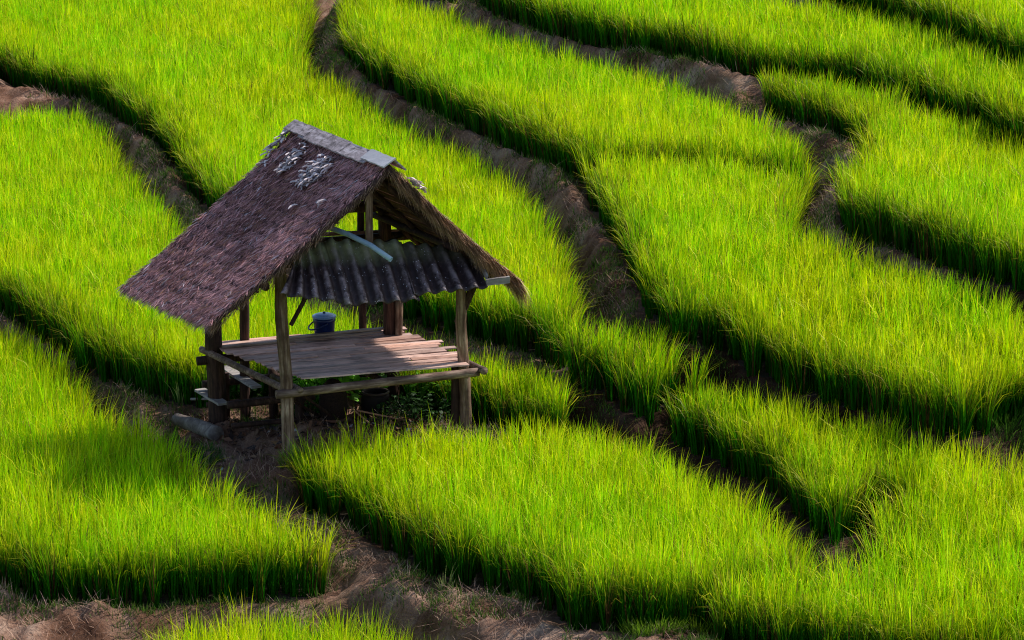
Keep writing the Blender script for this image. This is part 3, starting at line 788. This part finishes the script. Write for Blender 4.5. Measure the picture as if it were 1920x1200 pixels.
def sheet(a0, a1, zt0, zt1, zb0, zb1, bot, lift, top=0.03, skew=0):
    nu, nv = int((a1-a0)/.011), 10
    vs, cs, fs = [], [], []
    for lay in (0, 1):
        for i in range(nu+1):
            t = i/nu
            a = a0+(a1-a0)*t
            wv = math.cos((a+.02)*2*math.pi/.205)
            wv = math.copysign(abs(wv)**.8, wv)
            for j in range(nv+1):
                s = j/nv; bq = top+(bot-top)*s
                z = (zt0+(zt1-zt0)*t)*(1-s)+(zb0+(zb1-zb0)*t)*s-.02*math.sin(math.pi*s)
                n = Vector((0, 0, .72))-Kv*.66
                p = Lc(a+(skew*(1-s)*(1-t)**2)+.012*math.sin(s*3), bq, z)+n*(wv*.034+lift-lay*.008)
                vs.append(p)
                moss = max(0, 1-s*2.6)*(.45+.75*N3.v(np.array([a*3+5.]), np.array([2.5]))[0])*1.9
                if a > 1.5: moss *= .35
                cs.append((min(1, moss), max(0, wv)*.6*(.3+.7*s), 0, 1))  # red: moss, green: painted ridge highlight
    n1 = (nu+1)*(nv+1)
    for i in range(nu):
        for j in range(nv):
            q = i*(nv+1)+j
            fs.append((q, q+1, q+nv+2, q+nv+1)); fs.append((n1+q, n1+q+nv+1, n1+q+nv+2, n1+q+1))
        q = i*(nv+1)+nv; fs.append((q, n1+q, n1+q+nv+1, q+nv+1))
        q = i*(nv+1); fs.append((q, q+nv+1, n1+q+nv+1, n1+q))
    for j in range(nv):
        fs.append((j, n1+j, n1+j+1, j+1)); q = nu*(nv+1)+j; fs.append((q, q+1, n1+q+1, n1+q))
    b = MB(); b.add(vs, fs); o = b.build('corrugated_sheet', M['sheet'], hut, True)
    at = o.data.attributes.new('col', 'FLOAT_COLOR', 'POINT'); at.data.foreach_set('color', np.array(cs, np.float32).ravel())
sheet(-.26, .62, 2.62, 2.76, 2.26, 2.08, -.60, .012, skew=.42)
sheet(.52, 1.52, 2.74, 2.66, 2.05, 2.05, -.62, .024)
sheet(1.44, 2.40, 2.66, 2.50, 2.12, 2.14, -.60, .012)
b = MB(); b.plank(Lc(2.425, .0, 2.57), Lc(2.435, -.50, 2.24), .075, .02, (0, 0, 1), 5, .002); b.build('barge_board', M['pale_board'], hut)
# eave beam under the awning
beam(Lc(-.12, -.42, 2.22), Lc(.15, -.42, 2.2), .04, M['pale_board'], 'beam')
beam(Lc(-.1, -.32, 2.2), Lc(2.4, -.3, 2.1), .035)

# ---------------------------------------------------------------- things by the hut
def plain(name, c, rough=.6, spec=.4, c2=None, sc=6, bmp=0):
    m, nt, b = mat(name, rough, spec)
    f = noise(nt, sc, 5, .6, coords(nt))
    nt.links.new(ramp(nt, f, [(.35, c), (.7, c2 or tuple(x*1.35 for x in c))]), b.inputs['Base Color'])
    if bmp: bump(nt, b, f, bmp, .02)
    return m
# pipe
p0, p1, p2, p3 = Lw(.52, .45, 2.9), Lw(.83, 0.05, 2.80), Lw(1.03, -.22, 2.70), Lw(1.21, -.45, 2.555)
b = MB(); b.tube([p0, p1, p2, p3], .034, 14, 0, cap=False)
pipe = b.build('water_pipe', plain('blue_grey_pvc', (.32, .46, .56), .4, .5), None, True, org=p0); pipe.location = p0
sol = pipe.modifiers.new('wall', 'SOLIDIFY'); sol.thickness = .006
tag(pipe, 'pale blue plastic pipe poking out over the corrugated awning', 'pipe')

# bucket
bk = tag(empty('bucket', Lw(1.2, 2.12, .985)), 'dark blue lidded plastic bucket standing on the back of the bamboo platform', 'bucket')
m_blue = plain('dark_blue_plastic', (.005, .014, .075), .3, .5, (.009, .026, .12))
b = MB(); b.lathe((0, 0, 0), [(.125, 0), (.13, .01), (.142, .2), (.150, .205), (.150, .235), (.143, .24), (.143, .262)]); b.build('pail', m_blue, bk, True)
b = MB(); b.lathe((0, 0, .25), [(.152, 0), (.158, .004), (.158, .022), (.148, .028), (.12, .03), (.112, .042), (.05, .052), (.01, .054)])
lid = b.build('lid', plain('blue_lid_plastic', (.14, .26, .46), .3, .6), bk, True)
b = MB(); b.lathe((0, 0, .3), [(.012, 0), (.018, .008), (.018, .022), (.008, .028)], 12); b.build('knob', m_blue, lid, True)
b = MB()
hd = []
for i in range(13):
    t = i/12*math.pi; d0 = Vector((math.cos(t)*.156, -.02-.195*math.sin(t), .20-.09*math.sin(t)))
    hd.append(Matrix.Rotation(R(-62), 3, 'Z') @ d0)
b.tube(hd, .011, 8); b.build('handle', m_blue, bk, True)

def zt(x, y): return float(gz(x, y)[0])
# log
p0 = Lw(-.66, 2.6, 0); p1 = Lw(-.44, 1.55, 0)
p0.z = zt(p0.x, p0.y)+.11; p1.z = zt(p1.x, p1.y)+.09
b = MB(); b.tube([p0, p0.lerp(p1, .5)+Vector((0, 0, .01)), p1], [.085, .10, .10], 18, .07)
lg = b.build('log', wood('grey_log', (.09, .065, .055), (.38, .31, .28), (.62, .54, .5), (7, 7, 7)), None, True, org=p0); lg.location = p0
tag(lg, 'thick grey log lying on the ground left of the hut', 'log')
p = Lw(-.4, 2.85, 0); p.z = zt(p.x, p.y)+.1; q = Lw(-.05, 2.55, 0); q.z = zt(q.x, q.y)+.14
b = MB(); b.tube([p, q], .018, 8, .05); s = b.build('stick', M['pale_board'], None, True, org=p); s.location = p
tag(s, 'short pale stick lying behind the grey log', 'stick')
# low bench of boards under the platform
bn = tag(empty('low_bench', Lw(.1, 2.1, -.1)), 'low rough wooden bench tucked under the left side of the platform', 'bench')
def Bc(a, b_, z): return Lw(a, b_, z)-Lw(.1, 2.1, -.1)
b = MB(); b.plank(Bc(-.40, 2.42, .32), Bc(-.3, 1.7, .30), .15, .03, Wv, 5, .004); b.build('step_board', M['pale_board'], bn)
b = MB(); b.plank(Bc(.02, 2.7, .52), Bc(.16, 1.75, .47), .14, .03, Wv, 5, .004); b.build('seat_board', M['pale_board'], bn)
for (a_, b_) in ((.55, 1.2), (-.1, 2.3), (.55, 2.3)):
    b = MB(); b.tube([Bc(a_, b_, -.25), Bc(a_, b_, .55)], .06, 10, .06); b.build('leg', M['dark_post'], bn, True)
for b_ in (1.2, 2.3):
    b = MB(); b.tube([Bc(-.4, b_, .42), Bc(.75, b_, .44)], .05, 10, .06); b.build('crossbar', M['dark_post'], bn, True)
    b = MB(); b.tube([Bc(-.35, b_, .14), Bc(.7, b_, .15)], .035, 10, .06); b.build('crossbar', M['dark_post'], bn, True)
# leaning bamboo poles
for i, (a0, b0, z0, a1, b1, lab) in enumerate(((.15, .5, .84, 1.1, 1.2, 'upper of two thin dark poles leaning under the platform'), (.05, .7, .74, .95, 1.35, 'lower of two thin dark poles leaning under the platform'))):
    p = Lw(a0, b0, z0); q = Lw(a1, b1, .05); b = MB(); b.tube([p, q], .02, 8, .05)
    s = b.build('pole', M['dark_post'], None, True, org=p); s.location = p; tag(s, lab, 'pole')
# basket-like dark vessel and clay jar
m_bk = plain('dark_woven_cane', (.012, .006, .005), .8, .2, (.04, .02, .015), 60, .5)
p = Lw(1.0, 1.2, 0); p.z = zt(p.x, p.y)
ba = tag(empty('basket', p), 'tall dark rounded basket standing under the middle of the platform', 'basket')
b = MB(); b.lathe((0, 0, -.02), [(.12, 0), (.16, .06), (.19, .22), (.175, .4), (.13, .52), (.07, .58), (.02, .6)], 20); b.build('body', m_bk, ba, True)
b = MB(); b.tube([Vector((math.cos(t/16*6.283)*.165, math.sin(t/16*6.283)*.165, .05)) for t in range(17)], .018, 8); b.build('base_ring', plain('reddish_cane', (.22, .09, .05), .7), ba, True)
p = Lw(1.62, 1.35, 0); p.z = zt(p.x, p.y)
ja = tag(empty('jar', p), 'wide dark clay jar with a brown rim under the platform', 'jar')
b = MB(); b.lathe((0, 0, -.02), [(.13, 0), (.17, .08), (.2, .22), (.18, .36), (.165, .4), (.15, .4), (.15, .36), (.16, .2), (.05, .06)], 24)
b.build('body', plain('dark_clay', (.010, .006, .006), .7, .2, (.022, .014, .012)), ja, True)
b = MB(); b.tube([Vector((math.cos(t/20*6.283)*.17, math.sin(t/20*6.283)*.17, .385)) for t in range(21)], .016, 8); b.build('rim', plain('brown_clay', (.045, .025, .02), .6), ja, True)

# broad leaved plants
def leafy(px_, py_, n, hgt, spread, label, tone, big=.07):
    z0 = zt(px_, py_)
    fv, ft, fc = [], [], []
    for i in range(n):
        a = random.uniform(0, 6.283); r = math.sqrt(random.random())*spread
        h = hgt*random.uniform(.15, 1)*(1-.4*(r/spread)**2)
        c0 = Vector((math.cos(a)*r, math.sin(a)*r, h))
        u = Vector((random.gauss(0, 1), random.gauss(0, 1), random.gauss(0, .5))).normalized()
        up = Vector((random.gauss(0, .5), random.gauss(0, .5), 1)).normalized(); s = u.cross(up).normalized()
        L = big*random.uniform(.6, 1.3); k = len(fv)
        sh = random.uniform(.4, 1.25); c = np.array(tone)*sh
        fv += [c0-u*L*.5, c0-s*L*.42-u*L*.1, c0+up*L*.08, c0+s*L*.42-u*L*.1, c0+s*L*.3+u*L*.25, c0-s*L*.3+u*L*.25, c0+u*L*.55]
        fc += [c]*7
        ft += [(k, k+2, k+1), (k, k+3, k+2), (k+2, k+3, k+4), (k+1, k+2, k+5), (k+2, k+6, k+5), (k+2, k+4, k+6)]
        if i % 4 == 0:
            k = len(fv); g0 = Vector((c0.x*.3, c0.y*.3, -.02)); w = Vector((.004, .003, 0))
            fv += [g0-w, g0+w, c0+w, c0-w]; fc += [c*.5]*4; ft += [(k, k+1, k+2), (k, k+2, k+3)]
    me = np_mesh('leafy_plant', np.array([tuple(p) for p in fv]), tris=np.array(ft), colr=np.array(fc))
    o = link_mesh('leafy_plant', me, M['weed']); o.location = (px_, py_, z0)
    tag(o, label, 'plant')
def at2(a, b_): p = Lw(a, b_, 0); return p.x, p.y
leafy(*at2(1.15, 1.95), 300, .8, .45, 'bright broad-leaved vine under the middle of the platform', (.24, .62, .03), .12)
leafy(*at2(1.75, 2.2), 260, .62, .42, 'broad-leaved plant beside the dark rear right post', (.2, .52, .03), .10)
leafy(*at2(2.5, 1.5), 300, .62, .4, 'leafy plant under the right corner of the platform', (.13, .38, .02), .09)
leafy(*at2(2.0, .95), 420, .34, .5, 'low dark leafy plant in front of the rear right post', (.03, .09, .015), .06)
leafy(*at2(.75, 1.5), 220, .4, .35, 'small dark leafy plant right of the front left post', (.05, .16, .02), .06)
leafy(*at2(.35, 2.9), 200, .5, .3, 'leafy plant seen through the low bench legs', (.05, .15, .02), .07)

# dry leaves and rubbish under the platform
fv, ft, fc = [], [], []
for i in range(520):
    a, b_ = random.uniform(-.4, 2.2), random.uniform(.2, 2.1)
    if a > .4 and random.random() < .3: b_ = random.uniform(.6, 1.2)
    p = Lw(a, b_, 0); p.z = zt(p.x, p.y)+random.uniform(.01, .06)
    u = Vector((random.gauss(0, 1), random.gauss(0, 1), random.gauss(0, .35))).normalized(); s = u.cross(Vector((random.gauss(0, .5), random.gauss(0, .5), 1))).normalized()
    L = random.uniform(.03, .11); k = len(fv)
    c = random.choice([(.20, .09, .05), (.10, .05, .035), (.26, .15, .09), (.05, .03, .025), (.08, .06, .06)])
    if random.random() < .03: c = (.62, .58, .6)
    fv += [p-u*L, p-s*L*.35, p+u*L, p+s*L*.35+Vector((0, 0, .02))]; fc += [c]*4; ft += [(k, k+1, k+2), (k, k+2, k+3)]
me = np_mesh('leaf_litter', np.array([tuple(p) for p in fv]), tris=np.array(ft), colr=np.array(fc))
tag(link_mesh('leaf_litter', me, M['straw']), 'dry brown leaves and scraps scattered under the hut', 'leaf litter', kind='stuff')
for i, (a0, b0, a1, b1) in enumerate(((1.2, .85, 1.75, .6), (1.15, 1.0, 1.3, .6))):
    p = Lw(a0, b0, 0); q = Lw(a1, b1, 0); p.z = zt(p.x, p.y)+.25; q.z = zt(q.x, q.y)+.03
    b = MB(); b.tube([p, q], .012, 6, .05); s = b.build('twig', plain('reddish_twig', (.36, .17, .10), .7), None, True, org=p); s.location = p
    tag(s, ('longer' if i == 0 else 'shorter')+' of two reddish dry twigs leaning by the dark basket', 'twig')
# pebbles / scraps on the bare soil in front of the hut
m_st = plain('pale_scrap', (.5, .48, .5), .7)
for i, (x_, y_, lab) in enumerate(((-3.28, 40.62, 'small white scrap on the red soil, the one nearest the thick rear left post'), (-3.62, 40.35, 'small white scrap at the left edge of the red soil'), (-2.92, 41.2, 'small white scrap just behind the front left post'))):
    b = MB(); b.lathe((0, 0, -.01), [(.02, 0), (.03, .015), (.022, .035), (.006, .045)], 7)
    s = b.build('scrap', m_st, None); s.location = (x_, y_, zt(x_, y_)); s.scale = (1, .8, .9); tag(s, lab, 'scrap')

# ---------------------------------------------------------------- camera, light
cam = bpy.data.cameras.new('camera'); co = bpy.data.objects.new('camera', cam); col.objects.link(co)
cam.sensor_width = 36; cam.lens = 6300/1920*36; cam.clip_end = 2000; cam.clip_start = .5
co.location = (0, 0, CAM_H); co.rotation_euler = (R(90-PITCH), 0, 0)
scene.camera = co
SUN_EL, SUN_AZ = R(43), R(90-28)      # azimuth measured from +Y towards +X
sd = Vector((math.sin(SUN_AZ)*math.cos(SUN_EL), math.cos(SUN_AZ)*math.cos(SUN_EL), math.sin(SUN_EL)))
sun = bpy.data.lights.new('sun', 'SUN'); sun.energy = 5.0; sun.angle = R(.5); sun.color = (1, .95, .86)
so = bpy.data.objects.new('sun', sun); col.objects.link(so); so.rotation_euler = sd.to_track_quat('Z', 'Y').to_euler()
w = bpy.data.worlds.new('World'); scene.world = w; w.use_nodes = True
nt = w.node_tree; sky = nt.nodes.new('ShaderNodeTexSky'); sky.sky_type = 'NISHITA'; sky.sun_disc = False
sky.sun_elevation = SUN_EL; sky.sun_rotation = SUN_AZ
nt.links.new(sky.outputs[0], nt.nodes['Background'].inputs['Color']); nt.nodes['Background'].inputs['Strength'].default_value = .15
scene.view_settings.view_transform = 'Standard'; scene.view_settings.look = 'None'; scene.view_settings.exposure = 0
scene.render.engine = 'CYCLES'
scene.cycles.pixel_filter_type = 'BLACKMAN_HARRIS'; scene.cycles.filter_width = 1.1
scene.cycles.use_denoising = True; scene.cycles.denoising_prefilter = 'NONE'
scene.cycles.max_bounces = 7; scene.cycles.transmission_bounces = 7; scene.cycles.diffuse_bounces = 7
